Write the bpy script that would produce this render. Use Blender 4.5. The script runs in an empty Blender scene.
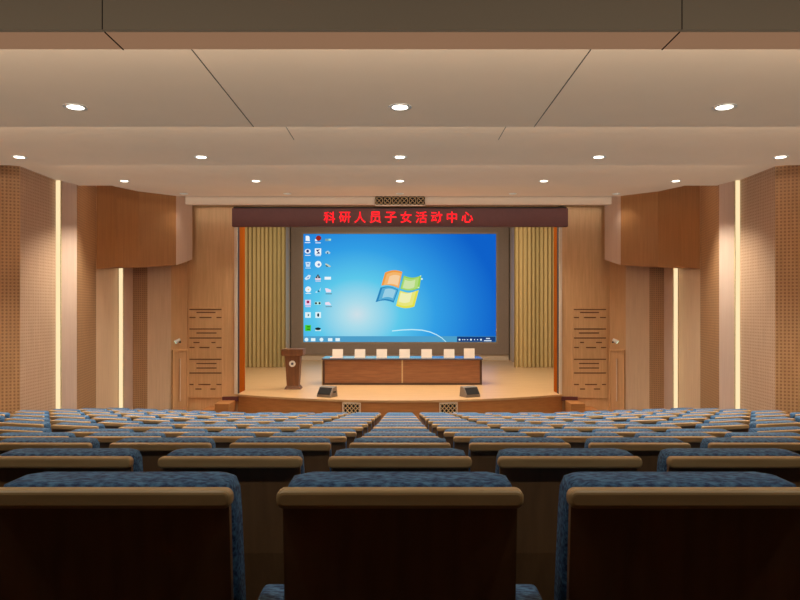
import bpy, bmesh, math, random
from mathutils import Vector, Matrix
random.seed(7)
S = bpy.context.scene
COL = S.collection
F = 670.0; CX = 400.0; CY = 310.0
CZ = 2.78                      # eye height above the front floor of the hall

# ------------------------------------------------------------ materials
def srgb(r, g, b):
    f = lambda c: (c/255/12.92) if c/255 <= .04045 else ((c/255+.055)/1.055)**2.4
    return (f(r), f(g), f(b), 1)
def base(name):
    m = bpy.data.materials.new(name); m.use_nodes = True
    n = m.node_tree.nodes; l = m.node_tree.links
    return m, n, l, n['Principled BSDF']
def plain(name, c, rough=.6, metal=0, noise=.06, scale=30, bump=0):
    m, n, l, p = base(name)
    tc = n.new('ShaderNodeTexCoord'); nz = n.new('ShaderNodeTexNoise'); nz.inputs['Scale'].default_value = scale
    l.new(tc.outputs['Object'], nz.inputs['Vector'])
    r = n.new('ShaderNodeValToRGB')
    a = [max(0, v*(1-noise*2)) for v in c[:3]]+[1]; b = [min(1, v*(1+noise*2)) for v in c[:3]]+[1]
    r.color_ramp.elements[0].color = a; r.color_ramp.elements[1].color = b
    r.color_ramp.elements[0].position = .3; r.color_ramp.elements[1].position = .7
    l.new(nz.outputs['Fac'], r.inputs['Fac']); l.new(r.outputs['Color'], p.inputs['Base Color'])
    p.inputs['Roughness'].default_value = rough; p.inputs['Metallic'].default_value = metal
    if bump:
        bp = n.new('ShaderNodeBump'); bp.inputs['Strength'].default_value = bump; bp.inputs['Distance'].default_value = .01
        l.new(nz.outputs['Fac'], bp.inputs['Height']); l.new(bp.outputs['Normal'], p.inputs['Normal'])
    return m
def wood(name, c1, c2, scale=(1.2, 1.2, 14), rough=.45, grain=4):
    m, n, l, p = base(name)
    tc = n.new('ShaderNodeTexCoord'); mp = n.new('ShaderNodeMapping'); mp.inputs['Scale'].default_value = scale
    nz = n.new('ShaderNodeTexNoise'); nz.inputs['Scale'].default_value = grain; nz.inputs['Detail'].default_value = 6
    l.new(tc.outputs['Object'], mp.inputs['Vector']); l.new(mp.outputs['Vector'], nz.inputs['Vector'])
    r = n.new('ShaderNodeValToRGB'); r.color_ramp.elements[0].color = c1; r.color_ramp.elements[1].color = c2
    r.color_ramp.elements[0].position = .33; r.color_ramp.elements[1].position = .68
    l.new(nz.outputs['Fac'], r.inputs['Fac']); l.new(r.outputs['Color'], p.inputs['Base Color'])
    p.inputs['Roughness'].default_value = rough
    return m
def perforated(name, c1, c2, hole, pitch=.075, rad=.3):
    m, n, l, p = base(name)
    tc = n.new('ShaderNodeTexCoord')
    nz = n.new('ShaderNodeTexNoise'); nz.inputs['Scale'].default_value = 3
    mp = n.new('ShaderNodeMapping'); mp.inputs['Scale'].default_value = (9, 9, .5)
    l.new(tc.outputs['Object'], mp.inputs['Vector']); l.new(mp.outputs['Vector'], nz.inputs['Vector'])
    r = n.new('ShaderNodeValToRGB'); r.color_ramp.elements[0].color = c1; r.color_ramp.elements[1].color = c2
    r.color_ramp.elements[0].position = .35; r.color_ramp.elements[1].position = .65
    l.new(nz.outputs['Fac'], r.inputs['Fac'])
    sp = n.new('ShaderNodeSeparateXYZ'); l.new(tc.outputs['Object'], sp.inputs[0])
    def mth(op, a, b=None):
        q = n.new('ShaderNodeMath'); q.operation = op
        for i, v in enumerate((a, b)):
            if v is None: continue
            if isinstance(v, (int, float)): q.inputs[i].default_value = v
            else: l.new(v, q.inputs[i])
        return q.outputs[0]
    def cell(o):
        x = mth('FRACT', mth('DIVIDE', o, pitch)); x = mth('SUBTRACT', x, .5); return mth('MULTIPLY', x, x)
    d = mth('SQRT', mth('ADD', cell(sp.outputs['X']), cell(sp.outputs['Z'])))
    h = mth('LESS_THAN', d, rad)
    mx = n.new('ShaderNodeMix'); mx.data_type = 'RGBA'
    l.new(h, mx.inputs['Factor']); l.new(r.outputs['Color'], mx.inputs['A']); mx.inputs['B'].default_value = hole
    l.new(mx.outputs['Result'], p.inputs['Base Color']); p.inputs['Roughness'].default_value = .55
    return m
def emit(name, c, s):
    m, n, l, p = base(name)
    p.inputs['Base Color'].default_value = (0, 0, 0, 1); p.inputs['Roughness'].default_value = .9
    p.inputs['Specular IOR Level'].default_value = 0
    p.inputs['Emission Color'].default_value = c; p.inputs['Emission Strength'].default_value = s
    return m

M = {}
M['ceiling'] = plain('ceiling_paint', srgb(205, 178, 152), .7, noise=.01, scale=2)
M['ceiling_glow'] = plain('ceiling_paint_fill_glow', srgb(205, 178, 152), .7, noise=.01, scale=2)
_p = M['ceiling_glow'].node_tree.nodes['Principled BSDF']; _p.inputs['Emission Color'].default_value = srgb(205, 180, 153); _p.inputs['Emission Strength'].default_value = .27  # no lamp here: faint emission added to the ceiling as ambient fill
M['ceiling_beam'] = plain('ceiling_beam_fill_glow', srgb(190, 165, 140), .7, noise=.01, scale=2)
_p = M['ceiling_beam'].node_tree.nodes['Principled BSDF']; _p.inputs['Emission Color'].default_value = srgb(205, 172, 142); _p.inputs['Emission Strength'].default_value = .20  # added emission stands in for light on the beam's underside
M['ceiling_fascia'] = plain('ceiling_fascia_shade_glow', srgb(150, 130, 108), .7, noise=.01, scale=2)
_p = M['ceiling_fascia'].node_tree.nodes['Principled BSDF']; _p.inputs['Emission Color'].default_value = srgb(176, 152, 122); _p.inputs['Emission Strength'].default_value = .17  # shade on the fascia put into a darker colour and a weaker added glow
M['joint'] = plain('joint_dark', srgb(50, 40, 34), .8)
M['wall_wood'] = wood('wall_veneer', srgb(208, 164, 118), srgb(220, 176, 130), (9, 9, .5), .5, 3)
M['wall_pale'] = wood('wall_pale_panel', srgb(216, 184, 152), srgb(226, 196, 164), (9, 9, .4), .5, 3)
M['wall_lilac'] = wood('wall_lilac_panel', srgb(208, 180, 164), srgb(216, 190, 174), (9, 9, .4), .5, 3)
M['wall_dark'] = perforated('wall_dark_perforated', srgb(170, 128, 90), srgb(182, 140, 100), srgb(140, 102, 68), .05, .28)
M['wall_perf'] = perforated('wall_perforated', srgb(184, 142, 100), srgb(196, 154, 112), srgb(148, 110, 76), .055, .3)
M['box_wood'] = wood('box_veneer', srgb(160, 110, 64), srgb(172, 120, 72), (9, 9, .4), .5, 3)
M['end_wood'] = wood('end_wall_veneer', srgb(218, 172, 122), srgb(230, 186, 136), (9, 9, .5), .5, 3)
M['jamb'] = wood('jamb_orange', srgb(150, 74, 18), srgb(164, 86, 26), (9, 9, .6), .5, 3)
M['edge'] = plain('pale_edge', srgb(236, 214, 190), .5, noise=.01)
M['groove'] = plain('groove_dark', srgb(112, 72, 42), .8, noise=.02)
M['stage_floor'] = wood('stage_boards', srgb(206, 162, 112), srgb(220, 178, 130), (.7, 9, 9), .35, 2)
M['riser'] = wood('stage_riser_wood', srgb(176, 116, 62), srgb(190, 128, 72), (.6, 3, 9), .5, 3)
M['hall_floor'] = plain('hall_carpet', srgb(60, 44, 34), .95, noise=.15, scale=80)
M['dark'] = plain('backstage_dark', srgb(60, 48, 40), .9)
M['stage_wall'] = plain('stage_wall_pale', srgb(196, 178, 156), .7, noise=.02)
M['maroon'] = plain('banner_maroon', srgb(96, 46, 44), .6, noise=.03, scale=8)
M['black'] = plain('matte_black', srgb(16, 13, 12), .7)
M['frame'] = plain('screen_frame_taupe', srgb(132, 114, 100), .5, noise=.03)
M['framelip'] = plain('screen_frame_lip', srgb(150, 130, 104), .4, noise=.02)
M['red_led'] = emit('red_led', (1, .012, .02, 1), 1.5)
M['warm_led'] = emit('warm_led', srgb(255, 228, 178), 1.05)
M['lamp_dim'] = emit('lamp_disc_dim', (1, .86, .68, 1), .5)
M['lamp'] = emit('lamp_disc', (1, .9, .74, 1), 6)
M['chair_wood'] = wood('chair_beech', srgb(184, 150, 104), srgb(204, 170, 122), (1, 8, 8), .4, 4)
M['chair_panel'] = wood('chair_back_veneer', srgb(124, 92, 62), srgb(140, 104, 70), (8, 8, .8), .5, 3)
M['metal'] = plain('dark_metal', srgb(46, 44, 44), .4, .6)
M['steel'] = plain('brushed_steel', srgb(205, 200, 190), .3, .8)
M['lectern'] = wood('lectern_walnut', srgb(98, 62, 36), srgb(122, 80, 48), (6, 6, 1), .4, 3)
M['table'] = wood('table_front', srgb(138, 92, 60), srgb(158, 108, 72), (.8, 4, 9), .4, 3)
M['tabletop'] = plain('table_top_gloss', srgb(96, 100, 116), .12, noise=.02)  # bluish base colour paints in the screen's reflection
M['table_edge'] = plain('table_dark_edge', srgb(72, 46, 30), .5)
M['pale_leg'] = plain('table_pale_edge', srgb(206, 184, 140), .5)
M['card'] = plain('white_card', srgb(250, 236, 222), .6, noise=.01)
M['card_pink'] = plain('pale_pink_paper', srgb(240, 205, 190), .6, noise=.01)
M['speaker'] = plain('monitor_casing', srgb(128, 116, 106), .6)
M['grille'] = plain('monitor_grille', srgb(24, 21, 21), .8)
M['lattice'] = plain('lattice_tan', srgb(214, 186, 142), .5)
M['lattice_back'] = plain('lattice_backing', srgb(26, 18, 12), .8)
M['white'] = plain('white_plastic', srgb(240, 240, 236), .4, noise=.01)
M['exit_glow'] = emit('exit_glow', srgb(200, 240, 220), 1.6)

# blue speckled fabric
m, n, l, p = base('blue_fabric')
tc = n.new('ShaderNodeTexCoord'); nz = n.new('ShaderNodeTexNoise'); nz.inputs['Scale'].default_value = 110; nz.inputs['Detail'].default_value = 4
mp = n.new('ShaderNodeMapping'); mp.inputs['Scale'].default_value = (.55, 1, 1)
l.new(tc.outputs['Object'], mp.inputs['Vector']); l.new(mp.outputs['Vector'], nz.inputs['Vector'])
r = n.new('ShaderNodeValToRGB'); r.color_ramp.elements[0].color = srgb(18, 52, 98); r.color_ramp.elements[1].color = srgb(84, 136, 182)
r.color_ramp.elements[0].position = .36; r.color_ramp.elements[1].position = .70
l.new(nz.outputs['Fac'], r.inputs['Fac']); l.new(r.outputs['Color'], p.inputs['Base Color'])
p.inputs['Roughness'].default_value = .75

M['fabric'] = m
# pleated gold-green curtain
m, n, l, p = base('curtain_gold')
tc = n.new('ShaderNodeTexCoord'); sp = n.new('ShaderNodeSeparateXYZ'); l.new(tc.outputs['Object'], sp.inputs[0])
mt = n.new('ShaderNodeMath'); mt.operation = 'MULTIPLY'; mt.inputs[1].default_value = .9; l.new(sp.outputs['X'], mt.inputs[0])
nz = n.new('ShaderNodeTexNoise'); nz.noise_dimensions = '1D'; nz.inputs['Scale'].default_value = 1.4; l.new(mt.outputs[0], nz.inputs['W'])
r = n.new('ShaderNodeValToRGB'); r.color_ramp.elements[0].color = srgb(158, 140, 92); r.color_ramp.elements[1].color = srgb(190, 164, 110)
r.color_ramp.elements[0].position = .35; r.color_ramp.elements[1].position = .65
l.new(nz.outputs['Fac'], r.inputs['Fac']); l.new(r.outputs['Color'], p.inputs['Base Color']); p.inputs['Roughness'].default_value = .8
M['curtain'] = m
# wallpaper of the LED wall: glow in the lower left fading to deep blue (object X/Z coordinates)
m, n, l, p = base('display_picture')
tc = n.new('ShaderNodeTexCoord')
mp = n.new('ShaderNodeMapping'); mp.inputs['Location'].default_value = (.30, 0, .22); mp.inputs['Scale'].default_value = (.168, 1e-4, .20)
l.new(tc.outputs['Object'], mp.inputs['Vector'])
ln = n.new('ShaderNodeVectorMath'); ln.operation = 'LENGTH'; l.new(mp.outputs['Vector'], ln.inputs[0])
r = n.new('ShaderNodeValToRGB'); cr = r.color_ramp
stops = [(0, (206, 224, 232)), (.10, (172, 220, 234)), (.30, (92, 200, 234)), (.55, (50, 158, 228)), (.8, (30, 124, 214)), (1, (14, 96, 200))]
cr.elements[0].position, cr.elements[0].color = stops[0][0], srgb(*stops[0][1])
cr.elements[1].position, cr.elements[1].color = 1, srgb(*stops[-1][1])
for q, c in stops[1:-1]:
    e = cr.elements.new(q); e.color = srgb(*c)
l.new(ln.outputs['Value'], r.inputs['Fac'])
l.new(r.outputs['Color'], p.inputs['Emission Color']); p.inputs['Emission Strength'].default_value = 1.0
p.inputs['Base Color'].default_value = (0, 0, 0, 1); p.inputs['Roughness'].default_value = .9; p.inputs['Specular IOR Level'].default_value = 0
M['display'] = m

M['jamb'].node_tree.nodes['Principled BSDF'].inputs['Specular IOR Level'].default_value = 0
# ------------------------------------------------------------ helpers
def link(name, me, mat, parent=None, loc=None, rot=None):
    o = bpy.data.objects.new(name, me); COL.objects.link(o)
    if mat is not None and not me.materials: me.materials.append(M[mat])
    if parent: o.parent = parent
    if loc: o.location = loc
    if rot: o.rotation_euler = rot
    return o
def bmo(name, bm, mat, parent=None, loc=None, rot=None, smooth=False):
    me = bpy.data.meshes.new(name); bmesh.ops.recalc_face_normals(bm, faces=bm.faces)
    bm.to_mesh(me); bm.free()
    if smooth:
        for f in me.polygons: f.use_smooth = True
    return link(name, me, mat, parent, loc, rot)
def box(bm, x0, x1, y0, y1, z0, z1, bev=0, seg=2):
    r = bmesh.ops.create_cube(bm, size=1)
    for v in r['verts']:
        v.co = Vector(((x0+x1)/2+v.co.x*(x1-x0), (y0+y1)/2+v.co.y*(y1-y0), (z0+z1)/2+v.co.z*(z1-z0)))
    if bev:
        es = list({e for v in r['verts'] for e in v.link_edges})
        bmesh.ops.bevel(bm, geom=es, offset=bev, segments=seg, affect='EDGES', profile=.5)
    return bm
def bx(*a, **k): return box(bmesh.new(), *a, **k)
def prism(bm, pts, z0, z1):
    """vertical prism over plan polygon; z0/z1 number or list per point"""
    n = len(pts); a = z0 if isinstance(z0, list) else [z0]*n; b = z1 if isinstance(z1, list) else [z1]*n
    lo = [bm.verts.new((p[0], p[1], a[i])) for i, p in enumerate(pts)]
    hi = [bm.verts.new((p[0], p[1], b[i])) for i, p in enumerate(pts)]
    bm.faces.new(lo[::-1]); bm.faces.new(hi)
    for i in range(n):
        j = (i+1) % n; bm.faces.new((lo[i], lo[j], hi[j], hi[i]))
    return bm
def extr_x(bm, prof, x0, x1):
    """profile in (y,z) swept along x"""
    a = [bm.verts.new((x0, y, z)) for y, z in prof]; b = [bm.verts.new((x1, y, z)) for y, z in prof]
    bm.faces.new(a[::-1]); bm.faces.new(b); n = len(prof)
    for i in range(n):
        j = (i+1) % n; bm.faces.new((a[i], a[j], b[j], b[i]))
    return bm
def cyl(bm, p0, p1, r0, r1=None, seg=16):
    r1 = r0 if r1 is None else r1
    p0, p1 = Vector(p0), Vector(p1); d = p1-p0
    q = d.to_track_quat('Z', 'Y').to_matrix().to_4x4()
    bmesh.ops.create_cone(bm, cap_ends=True, segments=seg, radius1=r0, radius2=r1, depth=d.length,
                          matrix=Matrix.Translation((p0+p1)/2) @ q)
    return bm
def flat(bm, pts, y):
    """flat polygon in the XZ plane"""
    bm.faces.new([bm.verts.new((x, y, z)) for x, z in pts]); return bm
def struct(o): o['kind'] = 'structure'; return o
def thing(name, label, cat, loc=(0, 0, 0), rot=(0, 0, 0), group=None):
    o = bpy.data.objects.new(name, None); COL.objects.link(o); o.empty_display_size = .1
    o.location = loc; o.rotation_euler = rot; o['label'] = label; o['category'] = cat
    if group: o['group'] = group
    return o
def tag(o, label, cat, group=None):
    o['label'] = label; o['category'] = cat
    if group: o['group'] = group
    return o
def Zw(z): return CZ-z         # z given as depth below the eye -> world height
def px(x, d): return (x-CX)*d/F
def pz(y, d): return CZ-(y-CY)*d/F

# ------------------------------------------------------------ rows of the hall
N = 12
rowY = [1.36+.97*i for i in range(N)]
rowD = [.362, .51, .655, .806, .954, 1.084, 1.222, 1.35, 1.475, 1.60, 1.73, 1.862]
SH = .97                                    # height of the wooden top rail above its tier
tier = [Zw(z)-SH for z in rowD]
TH = math.radians(12); WX = 2.70
# floor: one mesh of stepped tiers whose side wings turn towards the stage
bm = bmesh.new()
def edge_pts(y):
    t = math.tan(TH); return [(-7.6, y+(7.6-WX)*t), (-WX, y), (WX, y), (7.6, y+(7.6-WX)*t)]
ys = [-3.2]+[y-.22 for y in rowY]
zs = [tier[0]+.15]+tier
for i in range(len(ys)):
    a = edge_pts(ys[i]); 
    if i == 0: a = [(-7.6, -3.2), (-WX, -3.2), (WX, -3.2), (7.6, -3.2)]
    b = edge_pts(ys[i+1]) if i+1 < len(ys) else [(-7.6, 29), (-WX, 29), (WX, 29), (7.6, 29)]
    prism(bm, a+b[::-1], -.5, zs[i])
struct(bmo('floor', bm, 'hall_floor'))

# ------------------------------------------------------------ chairs
def me_of(bm, name, mat, smooth=False):
    me = bpy.data.meshes.new(name); bmesh.ops.recalc_face_normals(bm, faces=bm.faces); bm.to_mesh(me); bm.free()
    if smooth:
        for f in me.polygons: f.use_smooth = True
    me.materials.append(M[mat]); return me
def rbox(x0, x1, y0, y1, z0, z1, bev, seg=3): return box(bmesh.new(), x0, x1, y0, y1, z0, z1, bev, seg)
# back panel: a thin veneered shell leaning, slightly narrower at the foot
bm = bmesh.new()
prof = [(-.240, .935, .012), (-.240, .62, .040), (-.225, .30, .105)]
L = [(s*abs(x)+0, y, z) for s in (-1, 1) for x, z, y in prof]
f0 = [bm.verts.new(v) for v in L]; f1 = [bm.verts.new((v[0], v[1]+.018, v[2])) for v in L]
for k in (0, 1):
    bm.faces.new((f0[k], f0[k+1], f0[k+4], f0[k+3])); bm.faces.new((f1[k+3], f1[k+4], f1[k+1], f1[k]))
    for q in (0, 3):
        bm.faces.new((f0[q+k], f1[q+k], f1[q+k+1], f0[q+k+1]))
bm.faces.new((f0[0], f0[3], f1[3], f1[0])); bm.faces.new((f0[2], f1[2], f1[5], f0[5]))
ME_panel = me_of(bm, 'back_panel', 'chair_panel')
bm = rbox(-.250, .250, -.016, .010, .931, .970, .0, 1)
# round the rail's two ends (radius in X/Z) and soften its long edges
es = [e for e in bm.edges if abs(e.verts[0].co.x-e.verts[1].co.x) < 1e-6 and abs(e.verts[0].co.z-e.verts[1].co.z) < 1e-6]
bmesh.ops.bevel(bm, geom=es, offset=.016, segments=5, affect='EDGES', profile=.5)
es = [e for e in bm.edges if all(v.co.y < -.015 for v in e.verts)]
bmesh.ops.bevel(bm, geom=es, offset=.009, segments=3, affect='EDGES', profile=.5)
ME_rail = me_of(bm, 'top_rail', 'chair_wood')
# back cushion: thick pad in front of the panel, crowned top, narrower above
bm = bmesh.new()
rings = [(.30, .232, .135, .185), (.45, .243, .10, .190), (.70, .245, .055, .165), (.90, .241, .030, .145), (.945, .238, .012, .143), (.970, .231, .012, .132), (.976, .216, .022, .116)]
RV = []
for z, hw, ya, yb in rings:
    c = .018; ring = [(-hw+c, ya), (hw-c, ya), (hw, ya+c), (hw, yb-c*1.4), (hw-c*1.4, yb), (-hw+c*1.4, yb), (-hw, yb-c*1.4), (-hw, ya+c)]
    RV.append([bm.verts.new((x, y, z)) for x, y in ring])
for a, b in zip(RV, RV[1:]):
    for i in range(8):
        j = (i+1) % 8; bm.faces.new((a[i], a[j], b[j], b[i]))
bm.faces.new(RV[0][::-1]); bm.faces.new(RV[-1])
ME_cush = me_of(bm, 'back_cushion', 'fabric', True)
ME_seat = me_of(rbox(-.235, .235, .15, .56, .40, .49, .03), 'seat_cushion', 'fabric', True)
ME_pan = me_of(rbox(-.225, .225, .16, .54, .375, .401, .01, 1), 'seat_pan', 'chair_wood')
def arm_me(x):
    bm = bmesh.new(); box(bm, x-.022, x+.022, .04, .24, .06, .63, .01, 2); box(bm, x-.03, x+.03, .06, .24, .0, .06, .008, 1)
    return me_of(bm, 'armrest_panel', 'chair_panel')
def pad_me(x):
    bm = rbox(x-.036, x+.036, .03, .27, .63, .67, .014, 3); return me_of(bm, 'arm_pad', 'fabric', True)
ME_arm = {s: arm_me(s*.295) for s in (-1, 1)}; ME_pad = {s: pad_me(s*.295) for s in (-1, 1)}
ordn = ['nearest', 'second', 'third', 'fourth', 'fifth', 'sixth', 'seventh', 'eighth', 'ninth', 'tenth', 'eleventh', 'front']
cnt = ['', 'first', 'second', 'third', 'fourth', 'fifth', 'sixth', 'seventh', 'eighth', 'ninth', 'tenth', 'eleventh', 'twelfth']
def new_chair():
    t = bpy.data.objects.new('auditorium_chair', None); COL.objects.link(t)
    for nme, me in (('back_panel', ME_panel), ('top_rail', ME_rail), ('back_cushion', ME_cush), ('seat_cushion', ME_seat), ('seat_pan', ME_pan)):
        link(nme, me, None, t)
    a = link('armrest', ME_arm[-1], None, t); link('arm_pad', ME_pad[-1], None, a)
    return t
proto = new_chair(); used = [False]
def copy_tree(o, parent=None):
    c = o.copy(); COL.objects.link(c)
    if parent: c.parent = parent
    for ch in o.children: copy_tree(ch, c)
    return c
def place(loc, rz, label, group, end):
    c = proto if not used[0] else copy_tree(proto); used[0] = True
    c.location = loc; c.rotation_euler = (0, 0, rz); tag(c, label, 'chair', group)
    if end:
        a = link('armrest', ME_arm[1], None, c); link('arm_pad', ME_pad[1], None, a)
PITCH = .59
chairs = []
for i in range(N):
    y, z = rowY[i], tier[i]; lim = .6*y+.35
    wing = i >= 4
    for k in range(-4, 5):
        x = k*PITCH
        if abs(x)-.3 > lim: continue
        chairs.append((i, k, x, y, z, 0, k, wing))
    if wing:
        for s in (-1, 1):
            for q in range(8):
                t = .36+q*PITCH; x = s*(WX+t*math.cos(TH)); yy = y+t*math.sin(TH)
                if abs(x)-.3 > .6*yy+.3 or abs(x) > (5.55 if yy > 9.6 else 6.3): continue
                chairs.append((i, s*(5+q), x, yy, z, s*TH, s*(5+q), True))
    else:
        for s in (-1, 1):
            for q in range(5, 8):
                x = s*q*PITCH
                if abs(x)-.3 > lim: continue
                chairs.append((i, s*q, x, y, z, 0, s*q, False))
for (i, k, x, y, z, rz, kk, w) in chairs:
    rown = 'front row by the stage' if i == 11 else ('nearest row' if i == 0 else f'{ordn[i]} row from the viewer')
    if k == 0: lab = f'blue padded wooden-backed chair in the middle of the {rown}'
    else:
        side = 'left' if k < 0 else 'right'
        lab = f'blue wooden-backed chair, {cnt[abs(k)]} {side} of the middle chair, {rown}'
    mx = max(c[1] for c in chairs if c[0] == i)
    place((x, y, z), rz, lab, 'auditorium chairs in stepped rows', k == mx)

# ------------------------------------------------------------ side walls (each folded panel its own piece)
LEFT = [  # (Y, |X|, material of the panel that ENDS at the next point)
    (-3.2, 6.9, 'wall_wood'), (10.5, 6.9, 'wall_perf'), (10.9, 6.18, 'wall_perf2'), (12.10, 6.20, None), (12.15, 6.14, 'wall_lilac'),
    (12.5, 6.03, 'wall_dark'), (14.0, 6.35, 'wall_pale'), (14.9, 6.27, None), (15.0, 6.20, 'wall_lilac'),
    (15.9, 6.34, 'wall_dark'), (16.1, 6.07, 'wall_pale'), (16.4, 5.60, 'wall_wood'), (16.75, 5.32, None)]
M['wall_perf2'] = perforated('wall_perforated_pale', srgb(192, 160, 134), srgb(202, 170, 144), srgb(170, 134, 106), .055, .25)
XO = {-1: 0, 1: -.075}
for s, side in ((-1, 'left'), (1, 'right')):
    for (a, b) in zip(LEFT, LEFT[1:]):
        mat = a[2] or 'wall_dark'
        p0 = Vector((s*a[1]+XO[s], a[0], 0)); p1 = Vector((s*b[1]+XO[s], b[0], 0)); d = p1-p0
        ang = math.atan2(d.y, d.x); L = d.length
        off = .12 if s < 0 else -.12
        bm = bx(0, L, min(0, off), max(0, off), -.3, CZ+3.6)
        struct(bmo('wall_'+side, bm, mat, None, p0, (0, 0, ang)))
    # warm light strips at two folds
    for (Y, X, wpx, h0, h1, which) in ((12.12, 6.175, 5.0, tier[8]-.3, CZ+2.335, 'nearer the seats, full height'), (14.93, 6.205, 3.6, 0, Zw(-.95), 'nearer the stage, under the hanging box')):
        w = wpx*Y/F
        t = thing('light_strip', f'tall warm light strip in the {side} wall, {which}', 'wall light', (s*X+XO[s], Y-.05, 0), group='vertical wall light strips')
        bmo('housing', bx(-w/2-.01, w/2+.01, .02, .05, h0, h1), 'pale_leg', t)
        bmo('diffuser', bx(-w/2, w/2, 0, .02, h0, h1), 'warm_led', t)
# back of the hall, behind the viewer
struct(bmo('wall_back', bx(-7.1, 7.1, -3.35, -3.2, -.3, CZ+2.2), 'wall_wood'))

# hanging boxes on the side walls
def front_line(s):
    return [(14.0, 6.34, .86), (14.6, 6.20, .91), (15.2, 5.93, .965), (15.8, 5.28, 1.06), (16.42, 5.09, 1.235)]
for s, side in ((-1, 'left'), (1, 'right')):
    fl = front_line(s)
    t = thing('hanging_wall_box', f'brown veneered acoustic box hanging high on the {side} wall under the ceiling', 'wall panel', (s*5.8+XO[s], 15.5, Zw(-1)))
    def face(idx, name, mat, th=.06):
        bm = bmesh.new(); pts = [fl[i] for i in idx]
        A = [bm.verts.new((s*(p[1]-5.8), p[0]-15.5, p[2]-1)) for p in pts]; B = [bm.verts.new((s*(p[1]-5.8), p[0]-15.5, 2.72-1 if mat != 'wall_lilac' else 1.8)) for p in pts]
        C = [bm.verts.new((v.co.x+s*.03, v.co.y+th, v.co.z)) for v in A]; D = [bm.verts.new((v.co.x+s*.03, v.co.y+th, v.co.z)) for v in B]
        for i in range(len(pts)-1):
            bm.faces.new((A[i], A[i+1], B[i+1], B[i])); bm.faces.new((C[i], D[i], D[i+1], C[i+1]))
            bm.faces.new((A[i], C[i], C[i+1], A[i+1])); bm.faces.new((B[i], B[i+1], D[i+1], D[i]))
        for i in (0, -1): bm.faces.new((A[i], B[i], D[i], C[i]))
        return bmo(name, bm, mat, t)
    face([0, 1, 2, 3], 'front_panel', 'box_wood'); face([3, 4], 'side_panel', 'wall_lilac')
    bm = bmesh.new()
    P = [(s*(p[1]-5.8), p[0]-15.5, p[2]-1+.01) for p in fl]+[(s*(5.3-5.8), 16.6-15.5, .235), (s*(6.3-5.8), 16.5-15.5, .235)]
    vs = [bm.verts.new(v) for v in P]; c = bm.verts.new((0, .4, .1))
    for i in range(len(vs)): bm.faces.new((vs[i], vs[(i+1) % len(vs)], c))
    bmo('underside', bm, 'box_wood', t)

# ------------------------------------------------------------ ceiling
Zc = [1.9, 1.07, 1.64, 2.01, 2.34, 2.69]
Ye = [-3.2, 2.58, 2.75, 6.0, 9.3, 12.6, 15.85]
TK = .10
for i, z in enumerate(Zc):
    top = CZ+z+TK
    y0, y1 = Ye[i], Ye[i+1]
    bm = bmesh.new()
    box(bm, -7.0, 7.0, y0-(.9 if 3 <= i else 0), y1, CZ+z, top)
    if i == 1:
        box(bm, -7.0, 7.0, y0, y1, CZ+z, CZ+2.0)
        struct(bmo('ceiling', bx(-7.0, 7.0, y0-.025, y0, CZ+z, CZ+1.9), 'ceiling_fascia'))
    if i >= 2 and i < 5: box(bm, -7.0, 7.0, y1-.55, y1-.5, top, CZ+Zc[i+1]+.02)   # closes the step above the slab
    struct(bmo('ceiling', bm, 'ceiling' if i < 1 else 'ceiling_beam' if i == 1 else 'ceiling_glow'))
# bulkhead over the stage opening
struct(bmo('ceiling', bx(-7.0, 7.0, 16.15, 16.3, Zw(-2.55), Zw(-2.95)), 'ceiling_glow'))
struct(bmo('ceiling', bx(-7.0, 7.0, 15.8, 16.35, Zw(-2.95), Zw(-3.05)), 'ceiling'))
# thin dark joints across the panels
k = 1; JX = {-1: 1.135, 1: 1.075}
for s in (-1, 1):
    for (X, y0, y1, z) in ((1.31 if s < 0 else 1.20, 2.76, 5.99, 1.64), (1.25 if s < 0 else 1.16, 7.0, 7.9, 2.01)):
        struct(bmo(f'trim_{k}', bx(s*X-.0025, s*X+.0025, y0, y1, CZ+z-.004, CZ+z+.01), 'joint')); k += 1
    struct(bmo(f'trim_{k}', bx(s*JX[s]-.0016, s*JX[s]+.0016, 2.575, 2.75, CZ+1.066, CZ+1.08), 'joint')); k += 1
    struct(bmo(f'trim_{k}', bx(s*JX[s]-.0016, s*JX[s]+.0016, 2.553, 2.57, CZ+1.07, CZ+1.9), 'joint')); k += 1
# coves: warm strips lying on the far edge of each slab, washing the next slab
for i in range(1, 5):
    L = bpy.data.lights.new('cove_light', 'AREA'); L.shape = 'RECTANGLE'; L.size = 11.6; L.size_y = .12
    L.energy = [105, 250, 270, 120][i-1]; L.color = (1, .92, .78); L.spread = math.radians(60)
    o = bpy.data.objects.new('cove_light', L); COL.objects.link(o)
    o.location = (0, Ye[i+1]+.02 if i == 1 else Ye[i+1]-.25, CZ+Zc[i]+TK+.06); o.rotation_euler = (math.radians(90+28), 0, 0)
    tag(o, ['warm cove light hidden above the nearest ceiling beam', 'warm cove light above the second ceiling step', 'warm cove light above the third ceiling step', 'warm cove light above the ceiling step nearest the stage'][i-1], 'light', 'ceiling cove lights')

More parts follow.
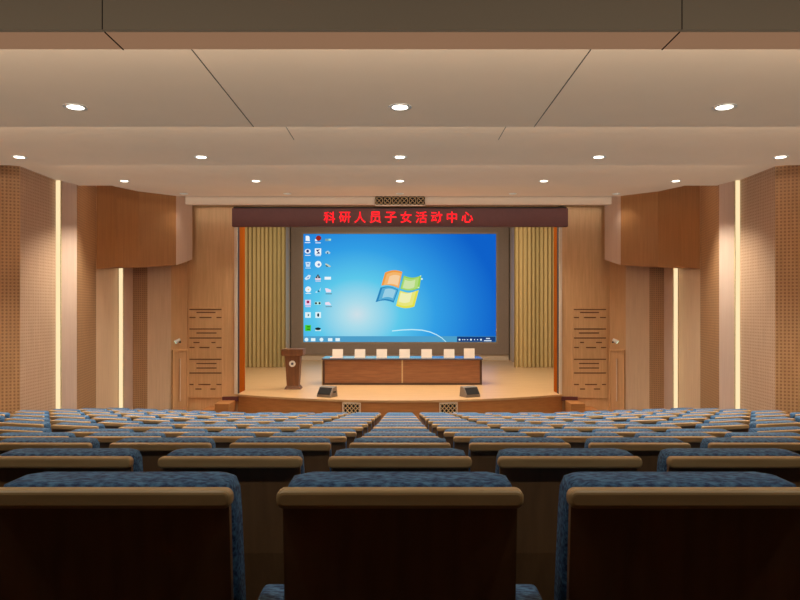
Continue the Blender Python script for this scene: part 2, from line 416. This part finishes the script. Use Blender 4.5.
# recessed downlights; the unseen row above the viewer is added to light near chairs
DL = [(1.0, 1.9, (-2.2, -.95, .95, 2.2), 'added for fill above the viewer'), (5.41, 1.64, (-2.62, 0, 2.62), 'nearest the viewer'), (8.80, 2.01, (-5.0, -2.61, 0, 2.61, 5.0), 'second from the viewer'),
      (12.15, 2.34, (-5.0, -2.61, 0, 2.61, 5.0), 'third from the viewer'), (15.5, 2.69, (-5.0, -2.61, 0, 2.61, 5.0), 'nearest the stage')]
nm5 = {-2.2: 'far left', -.95: 'inner left', .95: 'inner right', 2.2: 'far right', -5.0: 'far left', -2.61: 'left', -2.62: 'left', 0: 'middle', 2.61: 'right', 2.62: 'right', 5.0: 'far right'}
for (y, z, xs, rn) in DL:
    for x in xs:
        t = thing('downlight', f'{nm5[x]} round recessed downlight in the ceiling row {rn}', 'ceiling light', (x, y, CZ+z), group='recessed ceiling downlights')
        bm = bmesh.new(); n_ = 24
        for (ra, rb, za, zb) in ((.062, .095, -.004, -.004), (.095, .095, -.004, .004)):
            A = [bm.verts.new((ra*math.cos(a*math.tau/n_), ra*math.sin(a*math.tau/n_), za)) for a in range(n_)]
            B = [bm.verts.new((rb*math.cos(a*math.tau/n_), rb*math.sin(a*math.tau/n_), zb)) for a in range(n_)]
            for a in range(n_): bm.faces.new((A[a], A[(a+1) % n_], B[(a+1) % n_], B[a]))
        bmo('trim_ring', bm, 'white', t)
        far = y > 15
        bmo('lens', cyl(bmesh.new(), (0, 0, -.006), (0, 0, .006), .064, seg=24), 'lamp_dim' if far else 'lamp', t)
        L = bpy.data.lights.new('bulb', 'SPOT'); L.energy = (30 if y < 3 else 130 if y < 6 else (420 if abs(x) > 4 else 250) if y < 15 else (16 if abs(x) > 4 else 260)); L.spot_size = math.radians(150 if y < 3 else 115); L.spot_blend = .8
        L.color = (1, .92, .75); L.shadow_soft_size = .06
        o = bpy.data.objects.new('bulb', L); COL.objects.link(o); o.parent = t; o.location = (0, 0, -.03)

# ------------------------------------------------------------ stage end of the hall
PW = 16.75; SZ = Zw(2.10)      # proscenium wall plane, stage floor height
xin = 4.06
for s, side in ((-1, 'left'), (1, 'right')):
    xin = 4.06 if s < 0 else 3.97
    a, b = sorted((s*xin, s*5.6))
    struct(bmo('wall_front', bx(a, b, PW, PW+.12, -.3, Zw(-2.65)), 'end_wood'))
    a, b = sorted((s*(xin), s*(xin+.075)))
    struct(bmo(f'trim_{k}', bx(a, b, PW-.035, PW, SZ+.0, Zw(-2.1)), 'edge')); k += 1
    # deep reveal of the stage opening
    a, b = sorted((s*xin, s*(xin+.12)))
    struct(bmo('wall_'+side, bx(a, b, PW+.12, PW+(.80 if s < 0 else .55), SZ, Zw(-4)), 'jamb'))
    struct(bmo(f'trim_{k}', bx(*sorted((s*(xin-.004), s*(xin+.02))), PW+.0, PW+.17, SZ, Zw(-2.5)), 'black')); k += 1
    # side stage wall, hidden part of the stage box
    struct(bmo('wall_'+side, bx(*sorted((s*6.9, s*7.0)), PW+.12, 29, -.3, Zw(-4.4)), 'dark'))
    struct(bmo('wall_'+side, bx(*sorted((s*4.7, s*4.58)), 24.9, 28.4, SZ, Zw(-4.4)), 'stage_wall'))
struct(bmo('wall_front', bx(-7, 7, PW, PW+.12, Zw(-2.65), Zw(-4.4)), 'end_wood'))
struct(bmo('wall_front', bx(-4.1, 4.1, PW, PW+.12, Zw(-2.3), Zw(-2.65)), 'end_wood'))
struct(bmo('ceiling', bx(-7, 7, PW+.12, 29, Zw(-4.4), Zw(-4.5)), 'dark'))
struct(bmo('wall_stage', bx(-7, 7, 28.6, 28.75, -.3, Zw(-4.4)), 'stage_wall'))
xin = 4.06
# stage floor with a bowed front
arc = [(x, 15.55+1.15*(abs(x)/4.06)**2.0) for x in [4.06*q/12 for q in range(-12, 13)]]
bm = bmesh.new(); poly = arc+[(4.06, PW+.1), (6.9, PW+.1), (6.9, 28.6), (-6.9, 28.6), (-6.9, PW+.1), (-4.06, PW+.1)]
prism(bm, poly, SZ-.05, SZ)
struct(bmo('floor', bm, 'stage_floor'))
bm = bmesh.new(); arc2 = [(x*.999, y+.03) for x, y in arc]
prism(bm, arc2+[(4.05, PW+.05), (-4.05, PW+.05)], -.1, SZ-.05)
struct(bmo('wall_riser', bm, 'riser'))
# steps at both ends of the stage
for s, side in ((-1, 'left'), (1, 'right')):
    t = thing('stage_steps', f'low wooden steps at the {side} end of the stage front', 'steps', (s*4.1, 16.3, 0))
    for i, (x0, x1, zt) in enumerate(((0, .34, 2.245), (.34, .68, 2.39), (.68, 1.0, 2.53))):
        a, b = sorted((s*x0, s*x1)); bmo('tread', bx(a, b, -.25+.1*0, .40, 0, Zw(zt), .008, 1), 'riser', t)
    # skirting block at the foot of the proscenium wall
    struct(bmo('baseboard_'+side, bx(*sorted((s*4.03, s*4.42)), PW-.10, PW, Zw(2.26), Zw(2.16)), 'maroon'))

# lattice grilles
def lattice(w, h, t, nx, ny, bars=True):
    bmo('backing', bx(-w/2, w/2, .0, .02, 0, h), 'lattice_back', t)
    bm = bmesh.new(); f = .028
    box(bm, -w/2, w/2, -.02, .0, 0, f); box(bm, -w/2, w/2, -.02, .0, h-f, h)
    box(bm, -w/2, -w/2+f, -.02, .0, 0, h); box(bm, w/2-f, w/2, -.02, .0, 0, h)
    bmo('frame', bm, 'edge', t)
    bm = bmesh.new(); cw, ch = (w-2*f)/nx, (h-2*f)/ny; r = .017
    for i in range(nx):
        for j in range(ny):
            cx, cz = -w/2+f+(i+.5)*cw, f+(j+.5)*ch
            for a in range(12):                                     # ring
                t0, t1 = a*math.tau/12, (a+1)*math.tau/12
                ro = .42
                cyl(bm, (cx+ro*cw*math.cos(t0), -.006, cz+ro*ch*math.sin(t0)), (cx+ro*cw*math.cos(t1), -.006, cz+ro*ch*math.sin(t1)), r*.6, seg=4)
            for sx, sz in ((1, 1), (1, -1)) if bars else ():                        # crossing bars
                cyl(bm, (cx-sx*cw/2, -.006, cz-sz*ch/2), (cx+sx*cw/2, -.006, cz+sz*ch/2), r*.5, seg=4)
    bmo('lattice', bm, 'lattice', t)
yv = 15.56
for s, side in ((-1, 'left'), (1, 'right')):
    x = s*1.13; yy = 15.55+1.15*(abs(x)/4.06)**2-.0
    t = thing('lattice_vent', f'small square-patterned lattice vent in the stage front, {side} one', 'vent', (x, yy, Zw(2.16)-.27), (0, 0, s*.157))
    lattice(.44, .27, t, 4, 2, False)
t = thing('lattice_vent', 'long carved dark lattice vent on the bulkhead above the red sign', 'vent', (0, 16.12, Zw(-2.50)))
lattice(1.26, .26, t, 6, 1)

# red sign board with characters
BY = 16.5
t = thing('sign_board', 'long maroon board above the stage with glowing red Chinese characters', 'sign', (0, BY, Zw(-2.06)))
bmo('board', bx(-4.14, 4.14, 0, .18, 0, .445, .004, 1), 'maroon', t)
bmo('top_edge', bx(-4.10, 4.10, -.02, .18, .445, .475), 'black', t)
txt = '科研人员子女活动中心'
for i, ch in enumerate(txt):
    c = bpy.data.curves.new('character', 'FONT'); c.body = ch; c.size = .30; c.align_x = 'CENTER'; c.offset = .004; c.extrude = .004
    o = bpy.data.objects.new('tmp', c); COL.objects.link(o); bpy.context.view_layer.update()
    me = bpy.data.meshes.new_from_object(o.evaluated_get(bpy.context.evaluated_depsgraph_get())); bpy.data.objects.remove(o)
    xs_ = [v.co.x for v in me.vertices]; ys_ = [v.co.y for v in me.vertices]
    cx_ = (min(xs_)+max(xs_))/2
    sc_ = .285/max(max(ys_)-min(ys_), max(xs_)-min(xs_))
    cy_ = (min(ys_)+max(ys_))/2
    for v in me.vertices: v.co = Vector(((v.co.x-cx_)*sc_, -v.co.z-.006, (v.co.y-cy_)*sc_))
    me.materials.clear(); me.materials.append(M['red_led'])
    o = link('character', me, None, t, ((329.5+15.3*i-CX)*BY/F, 0, .225))

# screen
SY = 28.0; mpx = SY/F
sx0, sx1 = px(303.5, SY), px(496, SY); sz1, sz0 = pz(234, SY), pz(342, SY)
cxs, czs = (sx0+sx1)/2, (sz0+sz1)/2
t = thing('display_screen', 'huge screen at the back of the stage showing a blue computer desktop', 'screen', (cxs, SY, czs))
W, H = (sx1-sx0)/2, (sz1-sz0)/2
bm = bmesh.new(); fx0, fx1 = px(291.5, SY)-cxs, px(508.5, SY)-cxs; fz0, fz1 = pz(354.5, SY)-czs, pz(225, SY)-czs
for a in ((fx0, -W-.06, -.12, .2, fz0, fz1), (W+.06, fx1, -.12, .2, fz0, fz1), (-W-.06, W+.06, -.12, .2, fz0, -H-.06), (-W-.06, W+.06, -.12, .2, H+.06, fz1)): box(bm, *a)
bmo('frame', bm, 'frame', t)
bmo('plinth', bx(fx0, fx1, -.05, .15, SZ-czs+.002, fz0), 'stage_wall', t)
bm = bmesh.new()
for a in ((-W-.06, -W, -.1, .1, -H-.06, H+.06), (W, W+.06, -.1, .1, -H-.06, H+.06), (-W, W, -.1, .1, -H-.06, -H), (-W, W, -.1, .1, H, H+.06)): box(bm, *a)
bmo('inner_bezel', bm, 'framelip', t)
disp = bmo('display', bx(-W, W, 0, .08, -H, H), 'display', t)
def sp_(x, y): return ((x-399.75)*mpx, (288-y)*mpx)
def decal(name, polys, col, st=1.0, parent=disp, y=-.006):
    key = 'px_%d_%d_%d' % col
    if key not in M: M[key] = emit('screen_pixel', srgb(*col), st)
    bm = bmesh.new()
    for P in polys: flat(bm, [sp_(*q) for q in P], y)
    return bmo(name, bm, key, parent)
def rect(x0, y0, x1, y1): return [(x0, y0), (x1, y0), (x1, y1), (x0, y1)]
def disc(cx, cy, r, ry=None, n=14, a0=0, a1=math.tau): return [(cx+r*math.cos(a0+(a1-a0)*i/n), cy+(ry or r)*math.sin(a0+(a1-a0)*i/n)) for i in range(n)]
# taskbar
decal('taskbar', [rect(303.5, 336.2, 496, 342)], (78, 158, 200), y=-.003)
decal('taskbar', [rect(457, 336.5, 495.6, 341.8)], (24, 62, 120), y=-.005)
for i, x in enumerate((305.5, 312, 320.5, 329, 336.5)):
    b = decal('taskbar_icon', [disc(x+1, 339.6, 1.9)] if i in (0, 2) else [rect(x-1, 338.1, x+3.4, 341.2)], (225, 244, 248))
for i, x in enumerate((459.5, 462.7, 464.7, 467.5, 471, 474.5, 477.5, 481)):
    decal('tray_icon', [disc(x, 339.7, 1.0 if i in (0, 4, 7) else .6, n=8)], (220, 238, 248), y=-.008)
decal('clock_readout', [rect(486, 338.0, 490, 339.0), rect(484, 340.2, 491.5, 341.2)], (215, 232, 245), y=-.008)
# desktop icons, three columns
WHT = (238, 246, 250); NAV = (24, 40, 110); RED = (150, 36, 30); GRN = (70, 200, 40); BLK = (20, 40, 44); PNK = (236, 222, 240)
def icon(cx, cy, shapes):
    o = None
    for nme, polys, col in shapes:
        q = [[(cx+a, cy+b) for a, b in P] for P in polys]
        if o is None: o = decal('desktop_icon', q, col)
        else: decal('icon_mark', q, col, parent=o, y=-.012)
sq = lambda r, s=None: rect(-r, -(s or r), r, (s or r))
cap = rect(-2.6, 3.7, 2.8, 4.4)
icon(307.5, 238.6, [('', [[(-1.8, -2.8), (1, -2.8), (2, -1.8), (2.4, 2.6), (-1.8, 2.2)], cap], WHT)])
icon(318, 238.8, [('', [rect(-3, .3, -.6, 2.4), cap], WHT), ('', [disc(.6, -.6, 2.7)], RED)])
icon(328.2, 239.8, [('', [rect(-3, -1, 2.6, 1.2)], (120, 160, 170)), ('', [rect(.4, -1, 2.8, .8)], (170, 225, 205))])
icon(307.7, 251.3, [('', [disc(0, 0, 3.1, 2.4), cap], (225, 232, 248)), ('', [disc(0, -.2, 1.4)], NAV)])
icon(318, 251.6, [('', [sq(3.2, 3.2), cap], WHT), ('', [[(-2, -1.8), (2.2, -2.2), (-.6, .4)], [(2.2, 2), (-1.6, 2.3), (.8, -.2)]], NAV)])
icon(328, 252.4, [('', [[(-2.6, -.6), (0, -1.8), (2.4, .2), (1.8, 1.6), (-2.6, 1)]], (170, 205, 225)), ('', [disc(-.4, .6, .7)], BLK)])
icon(308, 264, [('', [[(-2.6, -2), (2.6, -2), (1.8, 2.8), (-1.8, 2.8)], cap], (200, 226, 248)), ('', [rect(-1.2, -.6, 1.2, .2)], (60, 120, 200))])
icon(318.2, 264.2, [('', [disc(0, 0, 3.3)], WHT), ('', [disc(.6, .4, 1.3)], (110, 140, 190))])
icon(328, 265.2, [('', [[(-3, -1.6), (-1, -1.6), (3, 1.2), (1.4, 2), (-2, .4)]], (190, 205, 190)), ('', [[(-2.6, -.2), (-1, .2), (.8, 1.8), (-1.8, 1.4)]], (60, 80, 80))])
icon(307.6, 277.4, [('', [[(-3, 1), (1, -2.6), (3.2, -2), (2, 1.4), (-1.6, 2.8)]], (215, 235, 248)), ('', [[(-1, .8), (1.4, -1), (1, .6)]], (30, 90, 190))])
icon(318, 277, [('', [rect(-2.8, .8, 2.8, 2.8), cap], (240, 215, 230)), ('', [[(-2.6, 1.2), (0, -3), (2.6, 1.2)]], (50, 50, 60)), ('', [disc(0, -.2, .9)], WHT)])
icon(327.8, 278.2, [('', [rect(-3.2, -1.4, 3.2, 1.4)], WHT)])
icon(308.2, 289.4, [('', [disc(0, 0, 3), cap], (235, 244, 250)), ('', [disc(.2, .2, .8)], (230, 200, 150))])
icon(318, 290.4, [('', [[(-2.8, 2.2), (-1.6, .4), (-.4, 2.4)], [(.6, 1), (3, -3.2), (2.2, 1)]], (190, 228, 245)), ('', [disc(.8, .8, .9)], (20, 80, 110))])
icon(328, 290.3, [('', [[(-3, -2), (-.8, -2), (3.2, -.4), (3, 2), (-1.8, 2)]], PNK), ('', [rect(-2.4, 3.2, 4, 3.9)], (90, 110, 130))])
icon(308, 302.6, [('', [sq(2.9, 2.8), cap], (235, 205, 235)), ('', [disc(0, -.6, 1.4)], (150, 30, 80))])
icon(317.8, 303.2, [('', [sq(3, 1.4)], (190, 235, 225)), ('', [disc(-1.8, 0, 1.1), disc(1.8, 0, 1.1)], BLK)])
icon(328, 303.4, [('', [[(-2.8, -1), (.8, -1.6), (3, 1), (2.6, 1.8), (-2.8, 1.4)]], PNK), ('', [rect(-2.4, 3, 4, 3.6)], (90, 110, 130))])
icon(308, 315, [('', [sq(2.8)], (220, 240, 245)), ('', [[(-.2, -1.4), (1.6, 0), (-.2, 1.6)]], (20, 110, 120))])
icon(318.2, 315, [('', [sq(2.8, 2.9)], (220, 242, 248)), ('', [disc(0, 0, 1.1, 1.9)], (10, 60, 80))])
icon(308, 328, [('', [sq(2.9, 3)], GRN), ('', [rect(-1, -1.6, 2, -.8), rect(-1, .8, 2, 1.6)], (20, 80, 20))])
icon(318, 328.8, [('', [rect(-2.8, .6, 3, 2.2)], (210, 238, 240)), ('', [disc(0, 0, 2.9, 1.4)], BLK)])
# four-pane wavy flag emblem in the middle of the wallpaper
fl = thing  # (kept short)
def wave(xa, ya, xb, yb, amp, n=8, ph=1): return [(xa+(xb-xa)*i/n, ya+(yb-ya)*i/n-amp*math.sin(ph*math.pi*i/n)) for i in range(n+1)]
def shrink(P, f, dx=0, dy=0):
    cx = sum(p[0] for p in P)/len(P); cy = sum(p[1] for p in P)/len(P)
    return [(cx+(x-cx)*f+dx, cy+(y-cy)*f+dy) for x, y in P]
tl = wave(385, 272.6, 402.3, 271.8, 2.0)+wave(398.8, 288.2, 381.3, 285.6, 1.6)
tr = wave(404, 275.6, 421.5, 275.2, -2.2)+wave(419.5, 288.2, 400.3, 288.6, -2.2)
bl = wave(380.4, 287.6, 398.3, 289.8, 2.2)+wave(393.6, 302.6, 375.6, 302.2, 2.0)
br = wave(400, 290.6, 418.8, 290.0, -2.4)+wave(414.4, 306.6, 396, 305.8, -2.0)
for P, c0, c1, c2, dx, dy in ((tl, (240, 156, 66), (243, 180, 108), (246, 206, 160), 1.8, 1.4), (tr, (150, 208, 84), (176, 218, 120), (206, 228, 168), -2, 1.2),
                              (bl, (40, 132, 188), (88, 172, 212), (152, 206, 228), 2, -1), (br, (226, 224, 74), (232, 230, 124), (238, 238, 180), -2, -1.8)):
    o = decal('emblem_pane', [P], c0, y=-.008)
    decal('pane_highlight', [shrink(P, .84, dx*.4, dy*.4)], c1, parent=o, y=-.012)
    decal('pane_highlight', [shrink(P, .6, dx, dy)], c2, parent=o, y=-.016)
decal('sparkle', [[(x, y) for x, y in disc(421.8, 279, .9)], disc(420.4, 276, .5), disc(418.4, 287.4, .8, .4)], (225, 255, 250), y=-.016)
# thin white swoosh at the bottom
top = [(400+8*i-6, 331.4-1.3*math.sin(math.pi*min(1, i/3))+max(0, i-2.2)**2*.56) for i in range(0, 7)]
sw = []
pts_ = [(392, 330.4), (402, 329.4), (412, 329.0), (422, 329.6), (430, 331.4), (437, 334.4), (442, 337.6), (446.5, 341.9)]
for (a, b) in zip(pts_, pts_[1:]): sw.append([(a[0], a[1]), (b[0], b[1]), (b[0]+.2, b[1]+1.1), (a[0], a[1]+1.1)])
decal('light_streak', sw, (190, 236, 250), y=-.009)

# curtains
for s, side in ((-1, 'left'), (1, 'right')):
    bm = bmesh.new(); x0, x1 = 4.17, 6.6; n_ = 320; YC = 24.5
    A = []; B = []
    for i in range(n_+1):
        x = x0+(x1-x0)*i/n_; y = .035*math.sin(x*math.tau/.15)+.02*math.sin(x*9)
        A.append(bm.verts.new((s*(x-x0), y, 0))); B.append(bm.verts.new((s*(x-x0), y, 5.9)))
    for i in range(n_): bm.faces.new((A[i], A[i+1], B[i+1], B[i]))
    t = bmo('stage_curtain', bm, 'curtain', None, (s*x0, YC, SZ+.01), smooth=True)
    tag(t, f'pleated olive-gold curtain {side} of the big screen', 'curtain')

# lectern
t = thing('lectern', 'dark wooden lectern with a round white emblem, left of the long table', 'lectern', (px(293.5, 17.9), 17.9, SZ))
def frustum(bm, hw0, hd0, z0, hw1, hd1, z1, yo0=0, yo1=0):
    A = [bm.verts.new((sx*hw0, yo0+sy*hd0, z0)) for sx, sy in ((-1, -1), (1, -1), (1, 1), (-1, 1))]
    B = [bm.verts.new((sx*hw1, yo1+sy*hd1, z1)) for sx, sy in ((-1, -1), (1, -1), (1, 1), (-1, 1))]
    bm.faces.new(A[::-1]); bm.faces.new(B)
    for i in range(4): bm.faces.new((A[i], A[(i+1) % 4], B[(i+1) % 4], B[i]))
    return bm
bmo('base', frustum(bmesh.new(), .22, .20, 0, .17, .16, .09), 'lectern', t)
bmo('body', frustum(bmesh.new(), .155, .15, .09, .20, .19, .90), 'lectern', t)
bm = frustum(bmesh.new(), .265, .24, .885, .285, .25, .915); frustum(bm, .285, .25, .915, .285, .25, 1.065)
bmo('desk_top', bm, 'lectern', t)
o = bmo('emblem', cyl(bmesh.new(), (0, -.185, .68), (0, -.205, .68), .085, seg=28), 'white', t); o['label'] = 'round white emblem'
bm = bmesh.new(); cyl(bm, (0, -.20, .68), (0, -.209, .68), .034, seg=20)
q = bmo('emblem_mark', bm, 'tabletop', o)

# long table
TY = 18.8; tx0, tx1 = px(322.5, TY), px(482, TY); tw = (tx1-tx0)/2
t = thing('conference_table', 'long wooden table with a closed front standing in the middle of the stage', 'table', ((tx0+tx1)/2, TY, SZ))
bmo('table_top', bx(-tw-.02, tw+.02, -.03, .95, .70, .745, .006, 1), 'tabletop', t)
bmo('front_panel', bx(-tw+.06, tw-.06, .03, .06, .05, .70), 'table', t)
bmo('plinth', bx(-tw+.02, tw-.02, -.01, .10, 0, .05), 'table_edge', t)
bmo('side_panel', bx(-tw, -tw+.06, 0, .9, 0, .70), 'table_edge', t); bmo('side_panel', bx(tw-.06, tw, 0, .9, 0, .70), 'table_edge', t)
bmo('edge_strip', bx(-tw-.02, -tw, -.01, .05, 0, .70), 'pale_leg', t)
bmo('joint_strip', bx(-.02, .02, .02, .03, .05, .70), 'pale_leg', t)
cols = [(337.8, 'leftmost'), (360, 'second from the left'), (381.8, 'third from the left'), (404.5, 'middle'), (426.5, 'third from the right'), (449, 'second from the right'), (469, 'rightmost')]
for i, (xx, nm) in enumerate(cols):
    y = TY+.30 if i != 6 else TY+.05
    c = thing('name_card', f'white folded name card standing on the long table, {nm}', 'name card', (px(xx, y+.1), y, SZ+.745), (0, 0, random.uniform(-.03, .03)), 'name cards on the long table')
    w = .15; h = .235 if i != 6 else .27
    bm = bmesh.new()
    def slab(pa, pb, th):
        (ya, za), (yb, zb) = pa, pb
        extr_x(bm, [(ya, za), (yb, zb), (yb+th, zb), (ya+th, za)], -w, w)
    slab((0, 0), (.07, h), .006); bmo('front_leaf', bm, 'card', c)
    bm = bmesh.new(); slab((.15, 0), (.078, h), .006); bmo('rear_leaf', bm, 'card', c)
# loose sheet in front of the first card
tag(bmo('paper_sheet', bx(-.15, .15, -.1, .1, 0, .012, .002, 1), 'card_pink', None, (px(335.5, TY+.15), TY+.12, SZ+.746), (0, 0, .1)), 'pale pink stack of paper in front of the leftmost name card', 'paper')

# wedge floor monitors
for (xx, s, side) in ((327, 1, 'left'), (470, -1, 'right')):
    y = 16.25
    t = thing('floor_monitor', f'dark wedge-shaped stage monitor speaker on the stage floor, {side} one', 'speaker', (px(xx, y), y, SZ), (0, 0, -s*.45))
    bm = bmesh.new(); extr_x(bm, [(-.15, 0), (-.15, .06), (-.02, .23), (.13, .25), (.17, 0)][::-1], -.20, .20)
    bmesh.ops.bevel(bm, geom=list(bm.edges), offset=.008, segments=1, affect='EDGES')
    bmo('casing', bm, 'speaker', t)
    bm = bmesh.new(); q = [(-.158, .075), (-.04, .225)]
    extr_x(bm, [q[0], q[1], (q[1][0]+.008, q[1][1]-.006), (q[0][0]+.012, q[0][1]-.008)], -.17, .17); bmo('grille', bm, 'grille', t)
    bmo('handle', bx(.20, .207, -.04, .08, .10, .14, .003, 1), 'grille', t)

# slotted end-wall panels, side doors, small exit lamps
SL = [(309.5, 189, 221), (312.5, 196, 215), (317.5, 189, 195), (317.5, 199, 211), (317.5, 216, 221), (329, 189, 221), (333, 196, 216), (338, 189, 221),
      (342.5, 193, 199), (342.5, 211, 215), (347.5, 189, 194), (347.5, 199, 209), (347.5, 216, 221), (359.3, 189, 221), (363.5, 196, 216), (368, 196, 216),
      (373, 189, 221), (384.5, 189, 193), (384.5, 198, 210), (384.5, 216, 221), (389, 195, 201), (389, 210, 215)]
for s, side in ((-1, 'left'), (1, 'right')):
    y = PW-.03
    t = thing('slotted_wall_panel', f'wooden panel with short horizontal slots on the end wall {side} of the stage', 'wall panel', (s*px(594.5 if s < 0 else 590, y), y, Zw(2.2)))
    w = .43
    bmo('panel', bx(-w, w, 0, .03, 0, 2.26, .003, 1), 'end_wood', t)
    for (yy, a, b) in SL:
        xa, xb = px(a, y)-px(205, y), px(b, y)-px(205, y)
        if s > 0: xa, xb = -xb, -xa
        zc = pz(yy, y)-Zw(2.2)
        bmo('slot', bx(xa, xb, -.004, .004, zc-.014, zc+.014), 'groove', t)
    # door in the last fold of the side wall
    d0 = Vector((s*5.60+XO[s], 16.4, 0)); d1 = Vector((s*5.32+XO[s], 16.75, 0)); dd = (d1-d0)
    ang = math.atan2(dd.y, dd.x); nrm = Vector((-s*dd.y, s*dd.x, 0)).normalized()
    if nrm.y > 0: nrm = -nrm
    st = struct(thing('door_1' if s < 0 else 'door_2', '', '', (d0.x+nrm.x*.005, d0.y+nrm.y*.005, 0)))
    del st['label']; del st['category']
    st.rotation_euler = (0, 0, ang)
    Ld = dd.length; sgn = -1 if s < 0 else 1
    def yb(a, b): return (min(sgn*a, sgn*b), max(sgn*a, sgn*b))
    zt = Zw(1.02)
    bmo('door_leaf', bx(.05, Ld-.04, *yb(.0, .03), .2, zt, .004, 1), 'wall_wood', st)
    bm = bmesh.new(); box(bm, .01, .05, *yb(0, .05), .2, zt+.04); box(bm, Ld-.04, Ld-.005, *yb(0, .05), .2, zt+.04); box(bm, .05, Ld-.04, *yb(0, .05), zt, zt+.04)
    bmo('door_frame', bm, 'end_wood', st)
    hh = bmo('door_handle', box(bmesh.new(), Ld*.45-.012, Ld*.45+.012, *yb(.06, .085), Zw(2.25), Zw(1.2), .006, 1), 'edge', st)
    y = 16.35; xx = px(178 if s < 0 else 615, y)
    t = thing('exit_lamp', f'small white lamp head on a bracket above the {side} side door', 'lamp', (xx, y, pz(341, y)), (0, 0, 0))
    bm = bmesh.new(); cyl(bm, (-s*.0, .02, .0), (-s*.0, .18, -.04), .02, seg=10); bmo('bracket', bm, 'metal', t)
    bm = bmesh.new(); cyl(bm, (s*.055, -.02, -.03), (-s*.05, .02, .04), .048, .032, 20); bmo('lamp_head', bm, 'white', t)
    bm = bmesh.new(); cyl(bm, (s*.056, -.021, -.031), (s*.064, -.024, -.037), .04, .04, 20); bmo('lens', bm, 'exit_glow', t)

# ------------------------------------------------------------ lights
def area(name, loc, rot, sx, sy, e, col, lab):
    L = bpy.data.lights.new(name, 'AREA'); L.shape = 'RECTANGLE'; L.size = sx; L.size_y = sy; L.energy = e; L.color = col
    o = bpy.data.objects.new(name, L); COL.objects.link(o); o.location = loc; o.rotation_euler = rot
    tag(o, lab, 'light'); return o
area('stage_light', (0, 20.0, Zw(-4.2)), (0, 0, 0), 9, 5, 540, (1, .88, .72), 'broad warm light over the stage floor')
area('stage_light', (0, 17.8, Zw(-4.2)), (math.radians(55), 0, 0), 8, 1, 330, (1, .88, .66), 'warm light bar washing the stage curtains')
w = bpy.data.worlds.new('World'); S.world = w; w.use_nodes = True
w.node_tree.nodes['Background'].inputs[0].default_value = (1, .82, .62, 1); w.node_tree.nodes['Background'].inputs[1].default_value = .05

# ------------------------------------------------------------ camera
cam = bpy.data.cameras.new('camera'); co = bpy.data.objects.new('camera', cam); COL.objects.link(co)
cam.sensor_width = 36; cam.lens = 36*F/800; cam.shift_y = (CY-300)/800; cam.clip_start = .05; cam.clip_end = 100
co.location = (0, 0, CZ); co.rotation_euler = (math.radians(90), 0, 0); S.camera = co
S.view_settings.view_transform = 'Standard'; S.view_settings.look = 'None'; S.view_settings.exposure = 0
